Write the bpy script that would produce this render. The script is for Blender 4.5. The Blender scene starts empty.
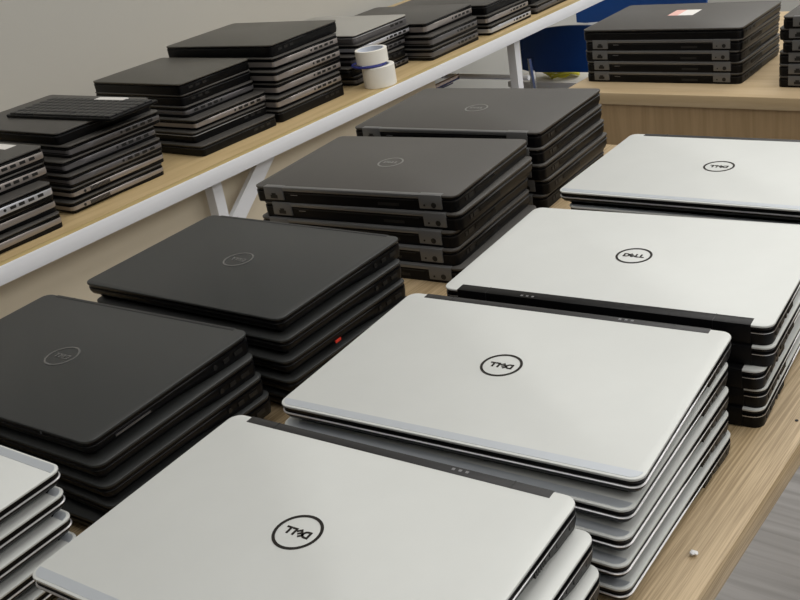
import bpy, bmesh, math, random
from mathutils import Matrix, Vector
C = bpy.context.scene.collection
PI = math.pi
random.seed(4)

# ------------------------------------------------------------------ materials
def mat(name, col, rough=.5, metal=0., spec=.5, noise=0., nscale=60, bump=0., bscale=400, coat=0.):
    m = bpy.data.materials.new(name); m.use_nodes = True
    nt = m.node_tree; b = nt.nodes['Principled BSDF']
    b.inputs['Base Color'].default_value = (*col, 1)
    b.inputs['Roughness'].default_value = rough
    b.inputs['Metallic'].default_value = metal
    b.inputs['Specular IOR Level'].default_value = spec
    b.inputs['Coat Weight'].default_value = coat
    tc = nt.nodes.new('ShaderNodeTexCoord')
    n = nt.nodes.new('ShaderNodeTexNoise'); n.inputs['Scale'].default_value = nscale; n.inputs['Detail'].default_value = 4
    nt.links.new(tc.outputs['Object'], n.inputs['Vector'])
    mx = nt.nodes.new('ShaderNodeMix'); mx.data_type = 'RGBA'
    mx.inputs[6].default_value = (*[c*(1-noise) for c in col], 1)
    mx.inputs[7].default_value = (*[min(1, c*(1+noise)) for c in col], 1)
    nt.links.new(n.outputs['Fac'], mx.inputs[0]); nt.links.new(mx.outputs[2], b.inputs['Base Color'])
    if bump:
        n2 = nt.nodes.new('ShaderNodeTexNoise'); n2.inputs['Scale'].default_value = bscale
        nt.links.new(tc.outputs['Object'], n2.inputs['Vector'])
        bp = nt.nodes.new('ShaderNodeBump'); bp.inputs['Strength'].default_value = bump; bp.inputs['Distance'].default_value = .001
        nt.links.new(n2.outputs['Fac'], bp.inputs['Height']); nt.links.new(bp.outputs['Normal'], b.inputs['Normal'])
    return m

def wood(name, c1, c2, sc=(60, 2.2, 60), rough=.45, fine=.5):
    m = bpy.data.materials.new(name); m.use_nodes = True
    nt = m.node_tree; b = nt.nodes['Principled BSDF']; b.inputs['Roughness'].default_value = rough
    tc = nt.nodes.new('ShaderNodeTexCoord'); mp = nt.nodes.new('ShaderNodeMapping'); mp.inputs['Scale'].default_value = sc
    nt.links.new(tc.outputs['Object'], mp.inputs['Vector'])
    n = nt.nodes.new('ShaderNodeTexNoise'); n.inputs['Scale'].default_value = 1.6; n.inputs['Detail'].default_value = 6
    n.inputs['Roughness'].default_value = .62; n.inputs['Distortion'].default_value = .35
    nt.links.new(mp.outputs['Vector'], n.inputs['Vector'])
    r = nt.nodes.new('ShaderNodeValToRGB'); r.color_ramp.elements[0].position = .40; r.color_ramp.elements[1].position = .60
    r.color_ramp.elements[0].color = (*c2, 1); r.color_ramp.elements[1].color = (*c1, 1)
    nt.links.new(n.outputs['Fac'], r.inputs['Fac']); nt.links.new(r.outputs['Color'], b.inputs['Base Color'])
    bp = nt.nodes.new('ShaderNodeBump'); bp.inputs['Strength'].default_value = .15; bp.inputs['Distance'].default_value = .001
    nt.links.new(n.outputs['Fac'], bp.inputs['Height']); nt.links.new(bp.outputs['Normal'], b.inputs['Normal'])
    return m

M = dict(
 silver=mat('brushed_silver', (.61, .625, .61), .62, .36, noise=.03, nscale=25, bump=.03, bscale=900),
 polish=mat('polished_silver_band', (.51, .545, .585), .42, .5, noise=.02),
 rim=mat('bright_metal_rim', (.62, .62, .64), .35, .8),
 black=mat('black_plastic', (.003, .003, .0036), .38, spec=.16, noise=.1),
 blackgloss=mat('glossy_black', (.003, .003, .004), .3, spec=.2),
 soft=mat('soft_black_lid', (.026, .0275, .0275), .45, noise=.06, nscale=12, bump=.05, bscale=1500),
 char=mat('charcoal_lid', (.064, .060, .055), .45, noise=.05, nscale=14, bump=.05, bscale=1500),
 olive=mat('warm_grey_lid', (.085, .08, .068), .45, noise=.06, nscale=14),
 bracket=mat('hinge_bracket_grey', (.16, .16, .16), .35, .4),
 bar=mat('hinge_bar_grey', (.17, .17, .17), .32, .5),
 strip=mat('dark_hinge_cover', (.022, .022, .023), .4, spec=.3),
 side=mat('warm_silver_side', (.33, .30, .285), .36, .6, noise=.05),
 sidel=mat('light_silver_side', (.55, .56, .60), .3, .6, noise=.05),
 sided=mat('dark_silver_side', (.13, .125, .13), .4, .5, noise=.05),
 port=mat('port_black', (.004, .004, .004), .5),
 portm=mat('port_metal', (.35, .35, .37), .35, .9),
 logo=mat('dark_emblem', (.035, .032, .03), .25, .6),
 logob=mat('faint_black_emblem', (.17, .17, .17), .22, .7),
 logos=mat('silver_emblem', (.34, .34, .33), .3, .7),
 label=mat('paper_label', (.75, .73, .70), .7, noise=.08, nscale=120),
 labelr=mat('pink_paper_label', (.75, .45, .40), .7, noise=.25, nscale=90),
 red=mat('red_tab', (.75, .05, .03), .4),
 wood=wood('light_oak_laminate', (.53, .40, .24), (.31, .22, .115), (330, 5, 330)),
 woodl=wood('pale_beech_laminate', (.57, .425, .225), (.49, .36, .18), (25, 1.5, 25)),
 woodb=wood('beech_laminate_cross', (.58, .445, .275), (.50, .375, .22), (1.5, 25, 25)),
 woode=wood('yellow_wood_edge', (.50, .385, .17), (.44, .33, .14), (25, 1.5, 25)),
 panel=wood('brown_laminate_panel', (.40, .275, .15), (.33, .225, .115), (45, 45, 2)),
 white=mat('white_painted_steel', (.76, .77, .80), .4, noise=.03, nscale=8),
 wall=mat('warm_white_wall', (.49, .485, .455), .85, noise=.02, nscale=3, bump=.1, bscale=150),
 ceil=mat('white_ceiling', (.8, .8, .78), .9),
 tape=mat('cream_tape', (.80, .78, .72), .5, noise=.03),
 tapei=mat('tape_core_card', (.62, .66, .74), .7, noise=.1),
 blue=mat('blue_band', (.02, .03, .22), .35),
 chair=mat('blue_chair_plastic', (.004, .05, .22), .45, noise=.06),
 yellow=mat('yellow_cord', (.72, .66, .05), .5),
 chrome=mat('chrome_tube', (.7, .7, .7), .2, 1.),
 rail=mat('pinkish_steel_rail', (.55, .46, .44), .25, .9),
 key=mat('black_keycaps', (.022, .022, .022), .45),
 crumb=mat('white_crumb', (.85, .85, .85), .7),
 tan=mat('tan_laminate', (.68, .60, .46), .55, noise=.03, nscale=6),
 darkwall=mat('dark_unseen_wall', (.06, .06, .065), .8),  # near-black so the unseen camera side reflects dark
 pale=mat('pale_warm_lid', (.36, .35, .32), .5),
 bag=mat('white_fabric', (.72, .70, .66), .8, noise=.04, nscale=6),
)
# floor: grey laminate with long streaks
def floor_mat():
    m = bpy.data.materials.new('grey_streaked_floor'); m.use_nodes = True
    nt = m.node_tree; b = nt.nodes['Principled BSDF']; b.inputs['Roughness'].default_value = .35
    tc = nt.nodes.new('ShaderNodeTexCoord'); mp = nt.nodes.new('ShaderNodeMapping'); mp.inputs['Scale'].default_value = (1.2, 26, 1)
    nt.links.new(tc.outputs['Object'], mp.inputs['Vector'])
    n = nt.nodes.new('ShaderNodeTexNoise'); n.inputs['Scale'].default_value = 1.5; n.inputs['Detail'].default_value = 5; n.inputs['Distortion'].default_value = .6
    nt.links.new(mp.outputs['Vector'], n.inputs['Vector'])
    r = nt.nodes.new('ShaderNodeValToRGB'); r.color_ramp.elements[0].position = .35; r.color_ramp.elements[1].position = .65
    r.color_ramp.elements[0].color = (.46, .46, .465, 1); r.color_ramp.elements[1].color = (.64, .64, .65, 1)
    nt.links.new(n.outputs['Fac'], r.inputs['Fac']); nt.links.new(r.outputs['Color'], b.inputs['Base Color'])
    bp = nt.nodes.new('ShaderNodeBump'); bp.inputs['Strength'].default_value = .3; bp.inputs['Distance'].default_value = .004
    nt.links.new(n.outputs['Fac'], bp.inputs['Height']); nt.links.new(bp.outputs['Normal'], b.inputs['Normal'])
    return m
M['floor'] = floor_mat()
def film_mat():
    m = bpy.data.materials.new('clear_film'); m.use_nodes = True
    nt = m.node_tree; b = nt.nodes['Principled BSDF']
    b.inputs['Base Color'].default_value = (.9, .9, .92, 1); b.inputs['Roughness'].default_value = .12
    b.inputs['Alpha'].default_value = .3
    return m
M['film'] = film_mat()

# ------------------------------------------------------------------ mesh helpers
def link(name, bm, m, parent=None, smooth=True, angle=35):
    me = bpy.data.meshes.new(name)
    bmesh.ops.recalc_face_normals(bm, faces=bm.faces)
    bm.to_mesh(me); bm.free()
    if smooth:
        for p in me.polygons: p.use_smooth = True
        me.set_sharp_from_angle(angle=math.radians(angle))
    me.materials.append(m)
    o = bpy.data.objects.new(name, me); C.objects.link(o)
    if parent: o.parent = parent
    return o

def add_box(bm, x0, x1, y0, y1, z0, z1, bev=0., mtx=None):
    vs = [bm.verts.new((x, y, z)) for x in (x0, x1) for y in (y0, y1) for z in (z0, z1)]
    fs = [bm.faces.new([vs[i] for i in q]) for q in ((0,1,3,2),(4,6,7,5),(0,4,5,1),(2,3,7,6),(0,2,6,4),(1,5,7,3))]
    if bev:
        es = list({e for f in fs for e in f.edges})
        r = bmesh.ops.bevel(bm, geom=es, offset=bev, segments=2, affect='EDGES', profile=.5)
        vs = list({v for f in r['faces'] for v in f.verts} | {v for v in vs if v.is_valid})
    if mtx: bmesh.ops.transform(bm, matrix=mtx, verts=vs)
    return bm
def box(name, m, parent, *a, **k):
    return link(name, add_box(bmesh.new(), *a, **k), m, parent)

def outline(w, d, r, nseg=7, nedge=8):
    pts = []
    cs = [(w/2-r, d/2-r, 0), (-w/2+r, d/2-r, 90), (-w/2+r, -d/2+r, 180), (w/2-r, -d/2+r, 270)]
    for i, (cx, cy, a0) in enumerate(cs):
        for k in range(nseg+1):
            a = math.radians(a0+90*k/nseg); pts.append((cx+r*math.cos(a), cy+r*math.sin(a), math.cos(a), math.sin(a)))
        nx, ny, na = cs[(i+1) % 4]; a = math.radians(a0+90)
        x0, y0 = cx+r*math.cos(a), cy+r*math.sin(a); x1, y1 = nx+r*math.cos(math.radians(na)), ny+r*math.sin(math.radians(na))
        for k in range(1, nedge):
            t = k/nedge; pts.append((x0+(x1-x0)*t, y0+(y1-y0)*t, math.cos(a), math.sin(a)))
    return pts

def slab(w, d, r, prof, f=None):
    """loops of a rounded rectangle; prof = [(z, inset)]; f(y) scales the inset"""
    bm = bmesh.new(); pts = outline(w, d, r); loops = []
    for z, ins in prof:
        L = []
        for x, y, nx, ny in pts:
            k = ins*(f(y, ny) if f else 1)
            L.append(bm.verts.new((x-nx*k, y-ny*k, z)))
        loops.append(L)
    n = len(pts)
    for a, b in zip(loops, loops[1:]):
        for i in range(n): bm.faces.new((a[i], a[(i+1) % n], b[(i+1) % n], b[i]))
    bm.faces.new(loops[0][::-1]); bm.faces.new(loops[-1])
    return bm

def add_cyl(bm, r, h, mtx=Matrix(), n=24, r2=None):
    g = bmesh.ops.create_cone(bm, cap_ends=True, segments=n, radius1=r, radius2=r if r2 is None else r2, depth=h)
    bmesh.ops.transform(bm, matrix=mtx, verts=g['verts'])
def lathe(prof, n=48, close=True):
    bm = bmesh.new(); L = []
    for k in range(n):
        a = 2*PI*k/n; L.append([bm.verts.new((r*math.cos(a), r*math.sin(a), z)) for r, z in prof])
    m = len(prof)
    for k in range(n):
        for j in range(m if close else m-1):
            bm.faces.new((L[k][j], L[(k+1) % n][j], L[(k+1) % n][(j+1) % m], L[k][(j+1) % m]))
    return bm
def tube(pts, r, n=8):
    bm = bmesh.new(); P = [Vector(p) for p in pts]; rings = []
    for i, p in enumerate(P):
        t = (P[min(i+1, len(P)-1)]-P[max(i-1, 0)]).normalized()
        u = t.cross(Vector((0, 0, 1)));
        if u.length < 1e-3: u = t.cross(Vector((0, 1, 0)))
        u.normalize(); v = t.cross(u)
        rings.append([bm.verts.new(p+u*r*math.cos(2*PI*k/n)+v*r*math.sin(2*PI*k/n)) for k in range(n)])
    for a, b in zip(rings, rings[1:]):
        for k in range(n): bm.faces.new((a[k], a[(k+1) % n], b[(k+1) % n], b[k]))
    bm.faces.new(rings[0]); bm.faces.new(rings[-1][::-1])
    return bm

def tag(o, label, cat, group=None):
    o['label'] = label; o['category'] = cat
    if group: o['group'] = group
    return o
def thing(name, label, cat, loc=(0,0,0), rz=0, group=None):
    o = bpy.data.objects.new(name, None); C.objects.link(o); o.location = loc; o.rotation_euler = (0,0,rz)
    o.empty_display_size = .05
    return tag(o, label, cat, group)
def struct(o): o['kind'] = 'structure'; return o

# ------------------------------------------------------------------ emblem lettering
def letters():
    bm = bmesh.new()
    for ch, x, ang in (('D', -.0082, 0), ('E', -.0026, 38), ('L', .0035, 0), ('L', .0088, 0)):
        cu = bpy.data.curves.new('letter', 'FONT'); cu.body = ch; cu.size = .0098; cu.offset = .00045; cu.extrude = .00015
        cu.align_x = 'CENTER'; cu.align_y = 'CENTER'
        to = bpy.data.objects.new('letter', cu); C.objects.link(to)
        bpy.context.view_layer.update()
        me = bpy.data.meshes.new_from_object(to.evaluated_get(bpy.context.evaluated_depsgraph_get()))
        n0 = len(bm.verts); bm.from_mesh(me); bm.verts.ensure_lookup_table()
        bmesh.ops.transform(bm, matrix=Matrix.Translation((x, 0, 0)) @ Matrix.Rotation(math.radians(ang), 4, 'Z'), verts=bm.verts[n0:])
        bpy.data.objects.remove(to); bpy.data.curves.remove(cu); bpy.data.meshes.remove(me)
    me = bpy.data.meshes.new('logo_lettering'); bm.to_mesh(me); bm.free()
    return me
LET = letters()
def emblem(lid, t, m, cy=0.0, cx=0.0):
    ring = link('logo_ring', lathe([(.0168, 0), (.0192, 0), (.0192, .0005), (.0168, .0005)]), m, lid)
    ring.location = (cx, cy, t-.0001)
    me = LET.copy(); me.materials.append(m)
    o = bpy.data.objects.new('logo_lettering', me); C.objects.link(o); o.parent = lid
    o.location = (cx, cy, t+.0002)

# ------------------------------------------------------------------ laptops (hinge at -Y, lid on top, base at z=0)
def ports(base, w, d, zc, h, spec):
    """spec: list of (kind, distance from hinge edge, length)"""
    for s in (1, -1):
        for kind, yo, ln in spec:
            y = -d/2+yo; x0, x1 = (w/2-.006, w/2+.0005) if s > 0 else (-w/2-.0005, -w/2+.006)
            bm = bmesh.new()
            if kind == 'audio_jack':
                add_cyl(bm, .0028, .0065, Matrix.Translation(((x0+x1)/2, y, zc)) @ Matrix.Rotation(PI/2, 4, 'Y'), 16)
            elif kind == 'vent':
                for k in range(int(ln/.003)): add_box(bm, x0, x1, y-ln/2+k*.003, y-ln/2+k*.003+.0017, zc-h/2, zc+h/2)
            else: add_box(bm, x0, x1, y-ln/2, y+ln/2, zc-h/2, zc+h/2)
            link(kind, bm, M['portm'] if kind == 'card_slot' else M['port'], base)

P_SIL = [('display_port', .016, .007), ('usb_port', .033, .013), ('audio_jack', .048, .006), ('vent', .066, .02)]
P_BLK = [('usb_port', .022, .012), ('display_port', .04, .008), ('audio_jack', .056, .006)]
P_BRK = [('display_port', .03, .006), ('usb_port', .042, .013), ('vent', .085, .06)]
P_SID = [('display_port', .03, .012), ('network_port', .05, .012), ('usb_port', .07, .012), ('usb_port', .088, .012), ('audio_jack', .105, .006)]
P_OLD = [('vent', .17, .05), ('audio_jack', .205, .006)]

def laptop(style, w, d, t):
    root = bpy.data.objects.new('laptop', None); C.objects.link(root); root.empty_display_size = .05
    S = dict(silver=('silver','black','rim'), silverblack=('silver','black','rim'), black=('soft','black','black'),
             bracket=('char','black','strip'), greytop=('char','black','black'), silverside=('char','black','black'),
             lightside=('char','black','black'), darkside=('char','black','black'), oliveblack=('olive','black','black'),
             whiteline=('char','black','rim'), palelid=('pale','sided','rim'), oldvent=('char','black','black'),
             plainblack=('char','black','strip'))[style]
    lidm, basem, rimm = (M[k] for k in S)
    r = .011
    lt = .0062
    ls = .0026 if lidm is M['silver'] else .0032
    prof = [(t-ls, .0012), (t-ls+.0004, .0002), (t-ls+.0008, 0), (t-.0010, 0), (t-.0004, .0003), (t, .0012)]
    lid = link('lid', slab(w, d, r, prof), lidm, root)
    link('screen_bezel', slab(w, d, r, [(t-lt, .003), (t-lt+.0008, .0014), (t-ls-.0002, .0011), (t-ls+.0001, .0014)]), M['blackgloss'], lid)
    # base, tapering to its front
    def f(y, ny):
        k = min(1, max(0, (y+d/2-.02)/(d*.55)))
        k = k*k*(3-2*k)
        return .12+.88*k
    zt = t-lt-.0003
    tap = {'silver': .016, 'silverblack': .010, 'black': .014}.get(style, .009)
    if style in ('bracket', 'plainblack', 'oliveblack', 'whiteline', 'palelid', 'darkside'): tap = .004
    base = link('base', slab(w, d, r, [(0, tap), (.0025, tap*.72), (zt*.45, tap*.25), (zt*.72, .0012), (zt-.0008, .0009), (zt, .002)], f), basem, root)
    if rimm is not basem:
        link('rim', slab(w, d, r, [(zt-.0024, .0010), (zt-.0019, .0001), (zt-.0012, .0001), (zt-.0006, .0010)]), rimm, base)
    link('screen_gasket', slab(w-.010, d-.010, r, [(zt-.0002, 0), (t-lt+.0002, 0)]), M['port'], lid)
    band = dict(greytop='side', silverside='side', lightside='sidel', darkside='sided', oldvent='side').get(style)
    if band:
        lo = .30 if style != 'oldvent' else .38
        g = lambda y, ny: .5 if y < d*.30 else .5+6*((y-d*.30)/(d*.20))**2
        link('side_trim', slab(w, d, r, [(zt*lo, .0016), (zt*lo+.001, .0002), (zt*.90-.001, .0001), (zt*.90, .0014)], g), M[band], base)
    hw = {'silver': .44, 'silverblack': .445, 'black': .44}.get(style)
    if hw:
        dp = .0085 if style == 'silver' else .013 if style == 'silverblack' else .0045
        z0 = zt*.25 if style != 'silverblack' else .001
        cover = box('hinge_cover', M['strip'] if style != 'silverblack' else M['black'], root, -w*hw, w*hw, -d/2-.0006, -d/2+dp, z0, t+.0003, bev=.0006)
        for s in (-1, 1):
            box('hinge_seam', M['port'], cover, s*w*.345-.0004, s*w*.345+.0004, -d/2-.0008, -d/2+dp, z0+.0005, t+.00045)
        if style != 'black':
            for k in range(3): box('status_light', M['portm'], cover, -w*.23+k*.006, -w*.23+k*.006+.0025, -d/2+.002, -d/2+.0045, t, t+.0006)
    if style in ('silver',):
        # polished band along the front of the lid
        bm = bmesh.new(); pts = [(x, y) for x, y, _, _ in outline(w-.005, d-.005, r-.0022) if y > d/2-.028]
        pts.sort(key=lambda q: math.atan2(q[1]-(d/2-.03), q[0]))
        lo = [bm.verts.new((x, y, t-.0002)) for x, y in pts]; hi = [bm.verts.new((x, y, t+.00025)) for x, y in pts]
        for i in range(len(pts)): j = (i+1) % len(pts); bm.faces.new((lo[i], lo[j], hi[j], hi[i]))
        bm.faces.new(lo[::-1]); bm.faces.new(hi)
        link('front_band', bm, M['polish'], lid)
    if style == 'bracket':
        bar = link('hinge_bar', add_box(bmesh.new(), -w/2+.05, w/2-.05, -d/2-.0012, -d/2+.007, t-.0058, t+.0004, bev=.0016), M['bar'], root)
        for s in (-1, 1):
            x0 = s*(w/2-.020) if s < 0 else w/2-.054
            b = link('hinge_bracket', add_box(bmesh.new(), x0, x0+.034, -d/2-.0016, -d/2+.008, .004, t+.0006, bev=.0008), M['bracket'], root)
            bm = bmesh.new(); yb = -d/2-.0020
            if s < 0:
                add_box(bm, x0+.011, x0+.023, yb, yb+.001, .0065, .0115); add_box(bm, x0+.0135, x0+.0205, yb, yb+.001, .0115, .0145)
                link('network_socket', bm, M['port'], b)
            else:
                add_cyl(bm, .0038, .001, Matrix.Translation((x0+.022, yb+.0005, .0095)) @ Matrix.Rotation(PI/2, 4, 'X'), 20)
                link('power_socket', bm, M['port'], b)
                bm = bmesh.new(); add_cyl(bm, .0014, .001, Matrix.Translation((x0+.008, yb+.0005, .009)) @ Matrix.Rotation(PI/2, 4, 'X'), 12)
                link('lock_pin', bm, M['port'], b)
        box('rear_port', M['portm'], base, -w/2+.066, -w/2+.078, -d/2-.0002, -d/2+.002, .0115, .0122)
        box('rear_groove', M['port'], base, -w/2+.062, w/2-.062, -d/2-.0001, -d/2+.002, .0135, .0142)
        box('rear_vent', M['port'], base, w*.14, w*.24, -d/2-.0001, -d/2+.002, .005, .009)
    zc = zt*.60
    if style == 'silver': ports(base, w-.0012, d, zc, .0045, P_SIL)
    elif style == 'silverblack': ports(base, w, d, zc, .0045, P_SIL)
    elif style == 'black': ports(base, w, d, zc, .0045, P_BLK); 
    elif style == 'bracket': ports(base, w, d, zt*.55, .006, P_BRK)
    elif style in ('silverside', 'lightside', 'darkside', 'greytop'): ports(base, w, d, zt*.62, .0055, P_SID)
    elif style == 'oldvent': ports(base, w, d, zt*.62, .0075, P_OLD)
    else: ports(base, w, d, zt*.6, .005, P_SID[:3])
    if style in ('silver', 'silverblack'): emblem(lid, t, M['logo'], -.004 if style == 'silver' else .003, .0045 if style == 'silver' else -.002)
    elif style == 'black': emblem(lid, t, M['logob'], 0, .003)
    elif style == 'bracket': emblem(lid, t, M['logos'], 0)
    return root

PROTO = {}
def copy_tree(o, parent=None):
    c = o.copy(); C.objects.link(c)
    if parent: c.parent = parent
    for ch in o.children: copy_tree(ch, c)
    return c
def put(style, w, d, t, x, y, z, rz, flip, label, group, lidx=None):
    key = (style, round(w, 4), round(d, 4), round(t, 5))
    if key in PROTO: o = copy_tree(PROTO[key])
    else: o = PROTO[key] = laptop(style, w, d, t)
    o.location = (x, y, z); o.rotation_euler = (0, 0, rz+(PI if flip else 0))
    tag(o, label, 'laptop', group)
    return o

ORD = ['topmost', 'second from the top', 'third from the top', 'fourth from the top', 'fifth from the top', 'sixth from the top']
def stack(n, z0, t, items, desc, where, group):
    """items top first: (style, w, d, x, y, yaw, flip)"""
    out = []
    for k, (st, w, d, x, y, a, fl) in enumerate(items):
        z = z0+(n-1-k)*(t+.0003)
        dd = desc[k] if isinstance(desc, list) else desc
        pos = ORD[k] if k < n-1 else 'at the bottom'
        out.append(put(st, w, d, t, x, y, z, a, fl, f'{dd} laptop, {pos} {where}' if pos != 'at the bottom' else f'{dd} laptop at the bottom {where}', group))
    return out

# ---- front table, silver column
sv = 'silver'
W, D = .330, .229
stack(5, 0, .0207, [(sv, .331, .229, -.467, .3685, .075, 1), (sv, .327, .228, -.4507, .3632, .07, 1), (sv, .327, .228, -.4427, .3551, .07, 1),
     (sv, .327, .228, -.447, .358, .065, 1), (sv, .327, .228, -.45, .356, .07, 1)],
     'closed silver', 'of the nearest silver stack, front centre', 'silver laptops in the nearest stack')
stack(5, 0, .0205, [(sv, .337, .232, -.4605, .630, .098, 1), (sv, .332, .23, -.4595, .6223, .071, 1), (sv, .332, .23, -.4581, .6172, .058, 1),
     (sv, .332, .23, -.4575, .6128, .047, 1), (sv, .332, .23, -.456, .6128, .044, 1)],
     'closed silver', 'of the middle silver stack with fanned right corners', 'silver laptops in the middle stack')
sb = 'silverblack'
stack(5, 0, .0202, [(sb, .339, .233, -.4585, .8834, .096, 0), (sb, .337, .232, -.4555, .8819, .09, 0), (sb, .337, .232, -.4612, .873, .09, 0),
     (sb, .337, .232, -.4604, .8755, .088, 0), (sb, .337, .232, -.4613, .8728, .09, 0)],
     'silver, black-hinged', 'of the right stack with hinges facing forward', 'silver laptops with black hinges facing forward')
stack(5, 0, .0198, [(sv, .341, .234, -.4785, 1.1662, .044, 1), (sv, .337, .232, -.470, 1.168, .05, 1), (sv, .337, .232, -.474, 1.163, .04, 1),
     (sv, .337, .232, -.47, 1.166, .045, 1), (sv, .337, .232, -.473, 1.165, .04, 1)],
     'closed silver', 'of the farthest silver stack, by the wooden panel', 'silver laptops in the farthest stack')
stack(5, 0, .0207, [(sv, .327, .228, -.8786, .2192, .06, 0), (sv, .327, .228, -.876, .215, .06, 0), (sv, .327, .228, -.872, .212, .055, 0),
     (sv, .327, .228, -.869, .209, .06, 0), (sv, .327, .228, -.867, .207, .06, 0)],
     'closed silver', 'of the stack cut off at the lower left', 'silver laptops in the lower left stack')
# ---- front table, black column
bl = 'black'
b1 = stack(5, 0, .0212, [(bl, .332, .216, -.901, .469, .070, 1), (bl, .3127, .212, -.883, .467, .06, 1), (bl, .3127, .212, -.8785, .4685, .05, 1),
     (bl, .3127, .212, -.876, .472, .03, 1), (bl, .3127, .212, -.884, .462, .07, 1)],
     'matte black', 'of the nearest black stack, at the left edge', 'black laptops in the nearest black stack')
b2 = stack(5, 0, .0221, [(bl, .322, .222, -.8895, .7165, .047, 1), (bl, .316, .214, -.880, .710, .035, 1), (bl, .316, .214, -.8765, .708, .02, 1),
     (bl, .316, .214, -.874, .708, .01, 1), (bl, .316, .214, -.878, .710, .02, 1)],
     'matte black', 'of the second black stack, behind the nearest one', 'black laptops in the second black stack')
bk = 'bracket'
stack(5, 0, .0229, [(bk, .332, .228, -.9203, 1.0505, .121, 0), (bk, .328, .2261, -.911, 1.049, .105, 0), (bk, .328, .2261, -.918, 1.044, .10, 0),
     (bk, .328, .2261, -.916, 1.040, .095, 0), (bk, .328, .2261, -.904, 1.036, .10, 0)],
     'charcoal, grey-cornered', 'of the middle stack with rear ports forward', 'charcoal laptops in the middle stack')
stack(5, 0, .0231, [(bk, .339, .230, -.9451, 1.3100, .0785, 0), (bk, .3357, .2284, -.940, 1.306, .075, 0), (bk, .3357, .2284, -.936, 1.302, .07, 0),
     (bk, .3357, .2284, -.934, 1.305, .07, 0), (bk, .3357, .2284, -.938, 1.299, .075, 0)],
     'charcoal, grey-cornered', 'of the farthest dark stack on the front table', 'charcoal laptops in the farthest stack')
# silver card reader edge and pinned dot on the top black laptop; red tab in second stack
o = box('card_slot', M['portm'], b1[0], .163, .1637, .035, .078, .010, .0118)
o.location = (-.329, 0, 0)
box('latch_pin', M['portm'], b1[0], -.10, -.0985, .1075, .1085, .0165, .0185)
o = box('red_tab', M['red'], b2[2], -.1584, -.1573, .022, .031, .006, .009)
# ---- back table
rs = stack(5, 0, .0214, [('plainblack', .335, .23, -0.894, 1.9894, .016, 0), (bk, .330, .228, -0.893, 1.988, .01, 0), (bk, .330, .228, -0.895, 1.988, .008, 0),
     (bk, .330, .228, -0.893, 1.988, .012, 0), (bk, .330, .228, -0.894, 1.988, .01, 0)],
     'dark', 'of the left stack on the far wooden table', 'dark laptops in the left stack on the far table')
box('sticker', M['labelr'], rs[0], -.030, -.008, .0, .05, .0212, .0216); box('sticker', M['label'], rs[0], -.008, .024, .0, .05, .0212, .0216)
stack(6, 0, .0214, [(bk, .335, .23, -.480, 1.980, .02, 0), (bk, .335, .23, -.487, 1.982, .012, 0), (bk, .335, .23, -.481, 1.980, .02, 0),
     (bk, .335, .23, -.487, 1.981, .01, 0), (bk, .335, .23, -.487, 1.979, .015, 0), (bk, .335, .23, -.487, 1.979, .01, 0)],
     'dark', 'of the right stack on the far wooden table', 'dark laptops in the right stack on the far table')
# ---- left table
ZS = -.019
w, d = .34, .235
s1 = stack(5, ZS, .0286, [('greytop', w, d, -1.836, .8397, .03, 1), ('silverside', w, d, -1.8376, .8373, .03, 1), ('lightside', w, d, -1.80, .8141, .03, 1),
     ('oldvent', w, d, -1.8109, .8184, .03, 1), ('oldvent', w, d, -1.8013, .815, .03, 1)],
     ['dark-lidded, labelled', 'grey-sided', 'bright silver-edged', 'dull silver-edged', 'dull silver-edged'], 'of the leftmost stack on the white-edged table', 'laptops in the leftmost stack')
box('sticker', M['label'], s1[0], -.10, -.03, -.108, -.083, .0285, .0289)
s2 = stack(6, ZS, .0246, [('plainblack', w, d, -1.872, 1.124, .03, 1), ('darkside', w, d, -1.853, 1.125, .03, 1), ('darkside', w, d, -1.853, 1.1065, .03, 1),
     ('darkside', w, d, -1.8378, 1.1015, .03, 1), ('oldvent', w, d, -1.8395, 1.0998, .03, 1), ('oldvent', w, d, -1.8395, 1.0915, .03, 1)],
     ['black', 'black, dark-ported', 'thin dark-sided', 'dark grey-sided', 'silver-sided, vented', 'silver-sided, vented'], 'of the stack bearing a loose keyboard', 'laptops in the stack under the loose keyboard')
s3 = stack(6, ZS, .0242, [('oliveblack', .313, .2135, -1.8926, 1.4555, 0, 0), ('plainblack', .313, .2135, -1.8942, 1.455, .01, 0), ('darkside', .313, .2135, -1.888, 1.452, 0, 0),
     ('greytop', .335, .225, -1.868, 1.445, .02, 1), ('whiteline', .33, .225, -1.862, 1.437, .0, 1), ('plainblack', .335, .23, -1.836, 1.430, 0, 1)],
     ['warm grey-lidded', 'thin black', 'dark-sided', 'silver-sided, ported', 'black, white-lined', 'thick black'], 'of the mixed stack right of the keyboard stack', 'laptops in the mixed stack right of the keyboard stack')
s4 = stack(6, ZS, .0280, [('oliveblack', .3561, .245, -1.872, 1.704, .0355, 0), ('silverside', w, d, -1.8558, 1.6942, .03, 1), ('silverside', w, d, -1.846, 1.684, .03, 1),
     ('silverside', w, d, -1.8524, 1.6859, .03, 1), ('silverside', w, d, -1.842, 1.668, .03, 1), ('plainblack', w, d, -1.8396, 1.6668, .03, 1)],
     ['wide warm grey-lidded', 'silver-sided', 'silver-sided', 'silver-sided', 'silver-sided', 'thick black'], 'of the tall stack left of the tape rolls', 'laptops in the tall stack left of the tape')
s5 = stack(5, ZS, .0236, [('palelid', .33, .23, -1.868, 1.990, .03, 1), ('lightside', .33, .23, -1.862, 1.990, .03, 1), ('darkside', .33, .23, -1.865, 1.968, .03, 1),
     ('plainblack', .33, .23, -1.858, 1.955, -.02, 1), ('darkside', .33, .23, -1.858, 1.962, .03, 1)],
     ['pale-lidded', 'bright silver-edged', 'dark-sided', 'black', 'dark'], 'of the stack right behind the tape rolls', 'laptops in the stack behind the tape')
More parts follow.
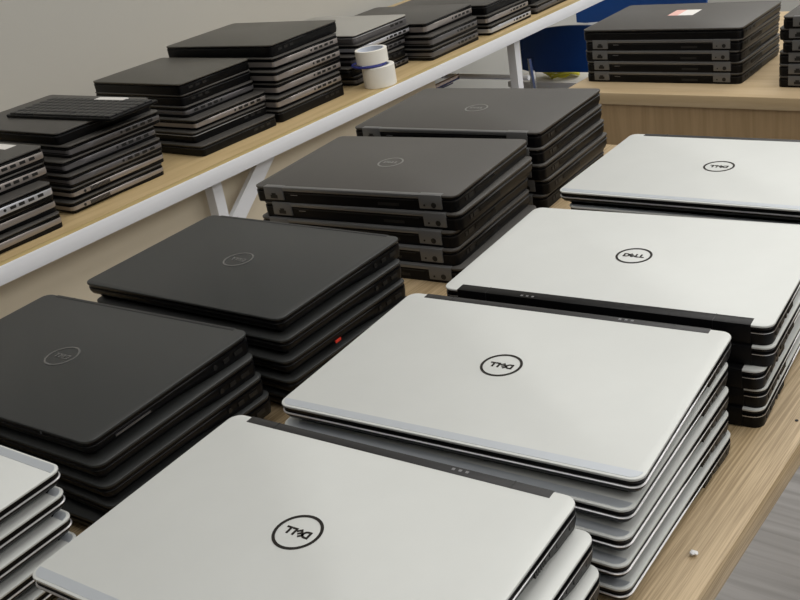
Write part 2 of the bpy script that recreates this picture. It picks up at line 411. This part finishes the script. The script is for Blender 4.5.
s6 = stack(3, ZS, .0310, [('silverside', w, d, -1.828, 2.2237, .03, 1), ('darkside', w, d, -1.805, 2.21, .03, 1), ('darkside', w, d, -1.803, 2.205, .03, 1)],
     ['grey-lidded', 'dark-sided', 'dark-sided'], 'of the low stack beyond the tape rolls', 'laptops in the low stack beyond the tape')
s7 = stack(3, ZS, .0280, [('plainblack', w, d, -1.805, 2.475, .03, 1), ('greytop', w, d, -1.80, 2.470, .03, 1), ('lightside', w, d, -1.795, 2.473, .03, 1)],
     ['black', 'grey-sided', 'light silver-sided'], 'of the next-to-last stack on the white-edged table', 'laptops in the next-to-last far stack')
s8 = stack(3, ZS, .0280, [('plainblack', w, d, -1.825, 2.735, .03, 1), ('plainblack', w, d, -1.82, 2.730, .03, 1), ('darkside', w, d, -1.80, 2.73, .03, 1)],
     ['black', 'dark', 'dark silver-sided'], 'of the last stack on the white-edged table', 'laptops in the last far stack')

# loose keyboard on stack two
kb = k = thing('laptop_keyboard', 'loose black laptop keyboard with pale label lying on top of a stack', 'keyboard', (-1.806, 1.146, ZS+6*.0249+.0002), .06)
k.scale = (1.1, 1.12, 1)
link('keyboard_frame', slab(.305, .112, .006, [(0, .001), (.001, 0), (.0045, 0), (.0055, .001)]), M['black'], k)
for rr in range(6):
    n = 15 if rr else 16
    kw = .290/n
    for c in range(n):
        if rr == 0 and 4 <= c <= 9:
            if c > 4: continue
            box('key', M['key'], k, -.145+4*kw+.001, -.145+10*kw-.001, -.050, -.0365, .005, .0085, bev=.0008); continue
        x0 = -.145+c*kw
        box('key', M['key'], k, x0+.001, x0+kw-.001, -.050+rr*.0168, -.050+rr*.0168+.0148, .005, .0085, bev=.0008)
box('sticker', M['label'], k, -.005, .075, .0385, .0535, .0055, .0095)

# tape rolls and band
def roll(name, R, r, h, x, y, z, label, tilt=(0,0)):
    t = thing(name, label, 'tape roll', (x, y, z), 0, None)
    link('tape', lathe([(r, 0), (R-.0008, 0), (R, .0008), (R, h-.0008), (R-.0008, h), (r, h)], 56), M['tape'], t)
    link('core', lathe([(r-.0025, .0), (r, .0), (r, h-.0004), (r-.0025, h-.0004)], 56), M['tapei'], t)
    t.rotation_euler = (tilt[0], tilt[1], 0)
    return t
roll('tape_roll', .0405, .030, .050, -1.629, 1.872, ZS, 'cream tape roll standing on the wood, beneath the other roll')
bm = bmesh.new()
pts = [(.044*math.cos(a), .036*math.sin(a), .0035) for a in [2*PI*i/40 for i in range(41)]]
band = link('rubber_band', tube(pts, .0033), M['blue']); band.location = (-1.648, 1.862, ZS+.0502)
tag(band, 'dark blue band looped between the two cream tape rolls', 'band')
roll('tape_roll', .0395, .033, .033, -1.640, 1.868, ZS+.0573, 'cream tape roll on top of the other roll, beside the laptops')

# crumb, screw
bm = bmesh.new(); bmesh.ops.create_icosphere(bm, subdivisions=2, radius=.0032)
for v in bm.verts: v.co *= random.uniform(.7, 1.2); v.co.z *= .6
o = link('paper_crumb', bm, M['crumb']); o.location = (-.270, .587, .0021); tag(o, 'tiny white paper crumb on the front table near its right edge', 'crumb')

# ------------------------------------------------------------------ tables
FL = -.74
t = thing('front_table', 'light oak table carrying the silver and black laptop stacks', 'table', (-.70, .6, FL))
def rel(o, px, py, pz):  # helper for world-dimension boxes under an empty
    o.location = (-px, -py, -pz)
def wbox(name, m, parent, *a, **kw):
    o = box(name, m, parent, *a, **kw); rel(o, *parent.location); return o
wbox('tabletop', M['wood'], t, -1.17, -.248, -.75, 1.50, -.026, -.0002, bev=.0012)
for x in (-1.08, -.34):
    for y in (-.65, 1.40): wbox('leg', M['white'], t, x-.025, x+.025, y-.025, y+.025, FL, -.0262)
for x in (-1.08, -.34): wbox('rail', M['white'], t, x-.02, x+.02, -.62, 1.37, -.07, -.0262)
for y in (-.65, 1.40): wbox('rail', M['white'], t, -1.05, -.37, y-.02, y+.02, -.07, -.0262)
bm = bmesh.new(); add_cyl(bm, .0016, .0006, Matrix.Translation((-.262, .80, 0)), 12)
o = link('screw_hole', bm, M['port'], t); rel(o, *t.location)

t = thing('back_table', 'pale wooden desk with brown front panel behind the silver laptops', 'desk', (.2, 2.2, FL))
wbox('tabletop', M['woodb'], t, -1.075, 1.5, 1.797, 2.50, -.024, -.0002, bev=.0015)
wbox('front_panel', M['panel'], t, -1.055, 1.48, 1.803, 1.821, FL+.02, -.0242)
wbox('side_panel', M['panel'], t, -1.06, -1.042, 1.822, 2.48, FL, -.0242)
wbox('side_panel', M['panel'], t, 1.462, 1.48, 1.822, 2.48, FL, -.0242)

t = thing('white_edged_table', 'long wooden table with white metal edge and white legs along the wall', 'table', (-1.95, 1.5, FL))
wbox('tabletop', M['woodl'], t, -2.35, -1.604, -.6, 3.15, ZS-.024, ZS-.0004)
wbox('edge_strip', M['woode'], t, -1.6035, -1.5835, -.6, 3.15, ZS-.024, ZS-.0002, bev=.001)
wbox('frame_rail', M['white'], t, -1.583, -1.578, -.6, 3.15, ZS-.031, ZS+.0003, bev=.001)
wbox('frame_rail', M['white'], t, -2.34, -2.31, -.6, 3.15, ZS-.054, ZS-.0245)
for y in (-.45, 1.28, 2.46):
    wbox('leg', M['white'], t, -1.632, -1.606, y-.013, y+.013, FL, ZS-.0245)
    if y != 1.28: wbox('leg', M['white'], t, -2.30, -2.263, y-.018, y+.018, FL, ZS-.0245)
def brace(p, q, hw=.018):
    p, q = Vector(p), Vector(q); dd = q-p; bm = bmesh.new()
    add_box(bm, -.006, .006, -hw, hw, 0, dd.length)
    a = math.atan2(dd.y, dd.z)
    bmesh.ops.transform(bm, matrix=Matrix.Translation(p) @ Matrix.Rotation(-a, 4, 'X'), verts=bm.verts)
    o = link('brace', bm, M['white'], t); rel(o, *t.location)
brace((-1.618, 1.29, -.18), (-1.618, 1.455, -.045), .018)
wbox('modesty_panel', M['tan'], t, -1.67, -1.654, -.43, 2.12, FL+.12, ZS-.0242)
bm = tube([(-1.9, 2.14, -.19), (-1.9, 2.56, -.193)], .009); o = link('stretcher', bm, M['rail'], t); rel(o, *t.location)
bm = tube([(-1.93, 2.14, -.21), (-1.93, 2.56, -.213)], .006); o = link('stretcher', bm, M['rail'], t); rel(o, *t.location)
bm = tube([(-2.27, 2.56, -.193), (-1.64, 2.56, -.193)], .008); o = link('stretcher', bm, M['white'], t); rel(o, *t.location)

# ------------------------------------------------------------------ chairs
def backrest(w, h, bow, arch):
    bm = bmesh.new(); nx, nz = 16, 6; F = []; B = []
    for i in range(nx+1):
        u = i/nx*2-1
        for j in range(nz+1):
            v = j/nz
            z = v*h+arch*(1-u*u)*(.4+.6*v)-.012*(abs(u)**8)*(1 if v > .5 else -1)
            y = bow*u*u; F.append(bm.verts.new((u*w/2, -y, z))); B.append(bm.verts.new((u*w/2, -y+.012, z)))
    idx = lambda i, j: i*(nz+1)+j
    for i in range(nx):
        for j in range(nz):
            bm.faces.new((F[idx(i,j)], F[idx(i+1,j)], F[idx(i+1,j+1)], F[idx(i,j+1)]))
            bm.faces.new((B[idx(i,j)], B[idx(i,j+1)], B[idx(i+1,j+1)], B[idx(i+1,j)]))
    ring = [idx(i,0) for i in range(nx+1)]+[idx(nx,j) for j in range(1,nz+1)]+[idx(i,nz) for i in range(nx-1,-1,-1)]+[idx(0,j) for j in range(nz-1,0,-1)]
    for a, b in zip(ring, ring[1:]+ring[:1]): bm.faces.new((F[a], B[a], B[b], F[b]))
    return bm
def chair(x, y, rz, bz, h, label, w=.42):
    c = thing('chair', label, 'chair', (x, y, FL), rz, 'blue chairs beyond the tables')
    b = link('backrest', backrest(w, h, .03, .036), M['chair'], c); b.location = (0, 0, bz-FL)
    s = link('seat', slab(w*.95, .40, .05, [(0, .01), (.01, 0), (.03, 0), (.038, .01)]), M['chair'], c); s.location = (0, .24, .33)
    for sx in (-1, 1):
        link('leg', tube([(sx*w*.36, .03, bz-FL+h*.5), (sx*w*.36, .02, .34), (sx*w*.40, -.01, .0)], .011), M['chrome'], c)
        link('leg', tube([(sx*w*.38, .40, .33), (sx*w*.40, .44, .0)], .011), M['chrome'], c)
    return c
chair(-1.685, 2.95, PI, -.295, .132, 'blue plastic chair with curved low backrest under the far table edge', w=.48)
chair(-1.70, 3.45, .05, -.235, .16, 'blue plastic chair behind the nearer blue chair', w=.5)

# yellow cord coil on the near chair seat
pts = []
for i in range(240):
    a = i*.27; R = .052+.012*math.sin(i*.37)
    pts.append((R*math.cos(a)*1.1, R*math.sin(a)*.7, .012+.045*(i/240)+.01*math.sin(i*.7)))
o = link('cord_coil', tube(pts, .005, 6), M['yellow']); o.location = (-1.84, 3.085, -.3395); tag(o, 'bright yellow coiled cord on a white box near the desk corner', 'cord')

t = thing('storage_box', 'plain white box on the floor below the yellow cord, behind the blue chair', 'box', (-1.88, 3.17, FL))
wbox('body', M['bag'], t, -2.02, -1.74, 3.02, 3.32, FL+.0002, -.362, bev=.004)
wbox('lid', M['bag'], t, -2.025, -1.735, 3.015, 3.325, -.3618, -.34, bev=.004)
# ------------------------------------------------------------------ room
def sbox(name, m, *a): return struct(box(name, m, None, *a))
sbox('floor', M['floor'], -2.5, 3.2, -2.2, 5.6, FL-.05, FL)
sbox('wall_left', M['wall'], -2.5, -2.4, -2.2, 5.5, FL, 2.0)
sbox('wall_back', M['wall'], -2.5, 3.2, 5.5, 5.6, FL, 2.0)
sbox('ceiling', M['ceil'], -2.5, 3.2, -2.2, 5.6, 2.0, 2.05)
sbox('unseen_wall_right', M['wall'], 3.2, 3.3, -2.2, 5.5, FL, 2.0)  # unseen side wall, added to shut out world light
sbox('unseen_wall_front', M['darkwall'], -2.5, 3.3, -2.3, -2.2, FL, 2.0)  # unseen wall behind camera, added near-black to keep laptop sides dark
sbox('baseboard_left', M['white'], -2.3998, -2.385, -2.2, 5.49, FL+.0002, FL+.09)

# pilaster / white upright past the chairs
sbox('trim_1', M['white'], -2.42, -2.22, 4.3, 4.5, FL+.0002, 1.999)

# clear wrinkled film on the floor beside the front table
bm = bmesh.new(); nx, ny = 60, 90; g = []
random.seed(9)
ph = [(random.uniform(3, 22), random.uniform(10, 70), random.uniform(0, 6), random.uniform(.2, 1)) for _ in range(9)]
for i in range(nx+1):
    for j in range(ny+1):
        x = i/nx*.9+.42; y = j/ny*1.6
        z = sum(c*math.sin(a*x+b*y+p) for a, b, p, c in ph)
        g.append(bm.verts.new((x, y, .006+.0012*z)))
for i in range(nx):
    for j in range(ny):
        a = i*(ny+1)+j; bm.faces.new((g[a], g[a+ny+1], g[a+ny+2], g[a+1]))
o = link('plastic_sheet', bm, M['film']); o.location = (-.62, .55, FL+.0105)
tag(o, 'wrinkled clear plastic sheet on the grey floor beside the front table', 'plastic sheet')
sm = o.modifiers.new('thickness', 'SOLIDIFY'); sm.thickness = .0006

# ------------------------------------------------------------------ lights
def panel_light(x, y, e, sx=1.8, sy=1.2):
    t = thing('ceiling_light', f'long white ceiling light panel', 'ceiling light', (x, y, 1.97), 0, 'ceiling light panels')
    bm = bmesh.new()
    for a in ((-sx/2-.02, sx/2+.02, -sy/2-.02, -sy/2), (-sx/2-.02, sx/2+.02, sy/2, sy/2+.02), (-sx/2-.02, -sx/2, -sy/2, sy/2), (sx/2, sx/2+.02, -sy/2, sy/2)):
        add_box(bm, *a, 0, .0295)
    link('frame', bm, M['white'], t)
    l = bpy.data.lights.new('panel_lamp', 'AREA'); l.shape = 'RECTANGLE'; l.size = sx; l.size_y = sy; l.energy = e; l.color = (1, .985, .96)
    lo = bpy.data.objects.new('panel_lamp', l); C.objects.link(lo); lo.location = (x, y, 1.968)
    return t
for x, y, e in ((-.6, .0, 11), (2.1, -.9, 14), (1.9, .9, 16), (-.5, 1.7, 15), (1.9, 2.4, 17), (-.5, 3.2, 17), (1.9, 3.9, 20), (-.5, 4.7, 22)):
    panel_light(x, y, e)
wd = bpy.data.worlds.new('World'); bpy.context.scene.world = wd; wd.use_nodes = True
wd.node_tree.nodes['Background'].inputs['Color'].default_value = (.95, .98, 1, 1)
wd.node_tree.nodes['Background'].inputs['Strength'].default_value = .8

# ------------------------------------------------------------------ camera
cd = bpy.data.cameras.new('camera'); cam = bpy.data.objects.new('camera', cd); C.objects.link(cam)
cd.sensor_width = 36; cd.lens = 1006.94*36/800; cd.clip_start = .02
r = Vector((.77980925, .60646341, -.1552407)); u = Vector((-.15124161, .42314784, .89334869)); b = r.cross(u)
cam.matrix_world = Matrix(((r.x, u.x, b.x, 0), (r.y, u.y, b.y, 0), (r.z, u.z, b.z, .54765), (0, 0, 0, 1)))
s = bpy.context.scene; s.camera = cam
s.view_settings.view_transform = 'Standard'; s.view_settings.look = 'None'; s.view_settings.gamma = 1; s.view_settings.exposure = .26
s.view_settings.use_curve_mapping = False
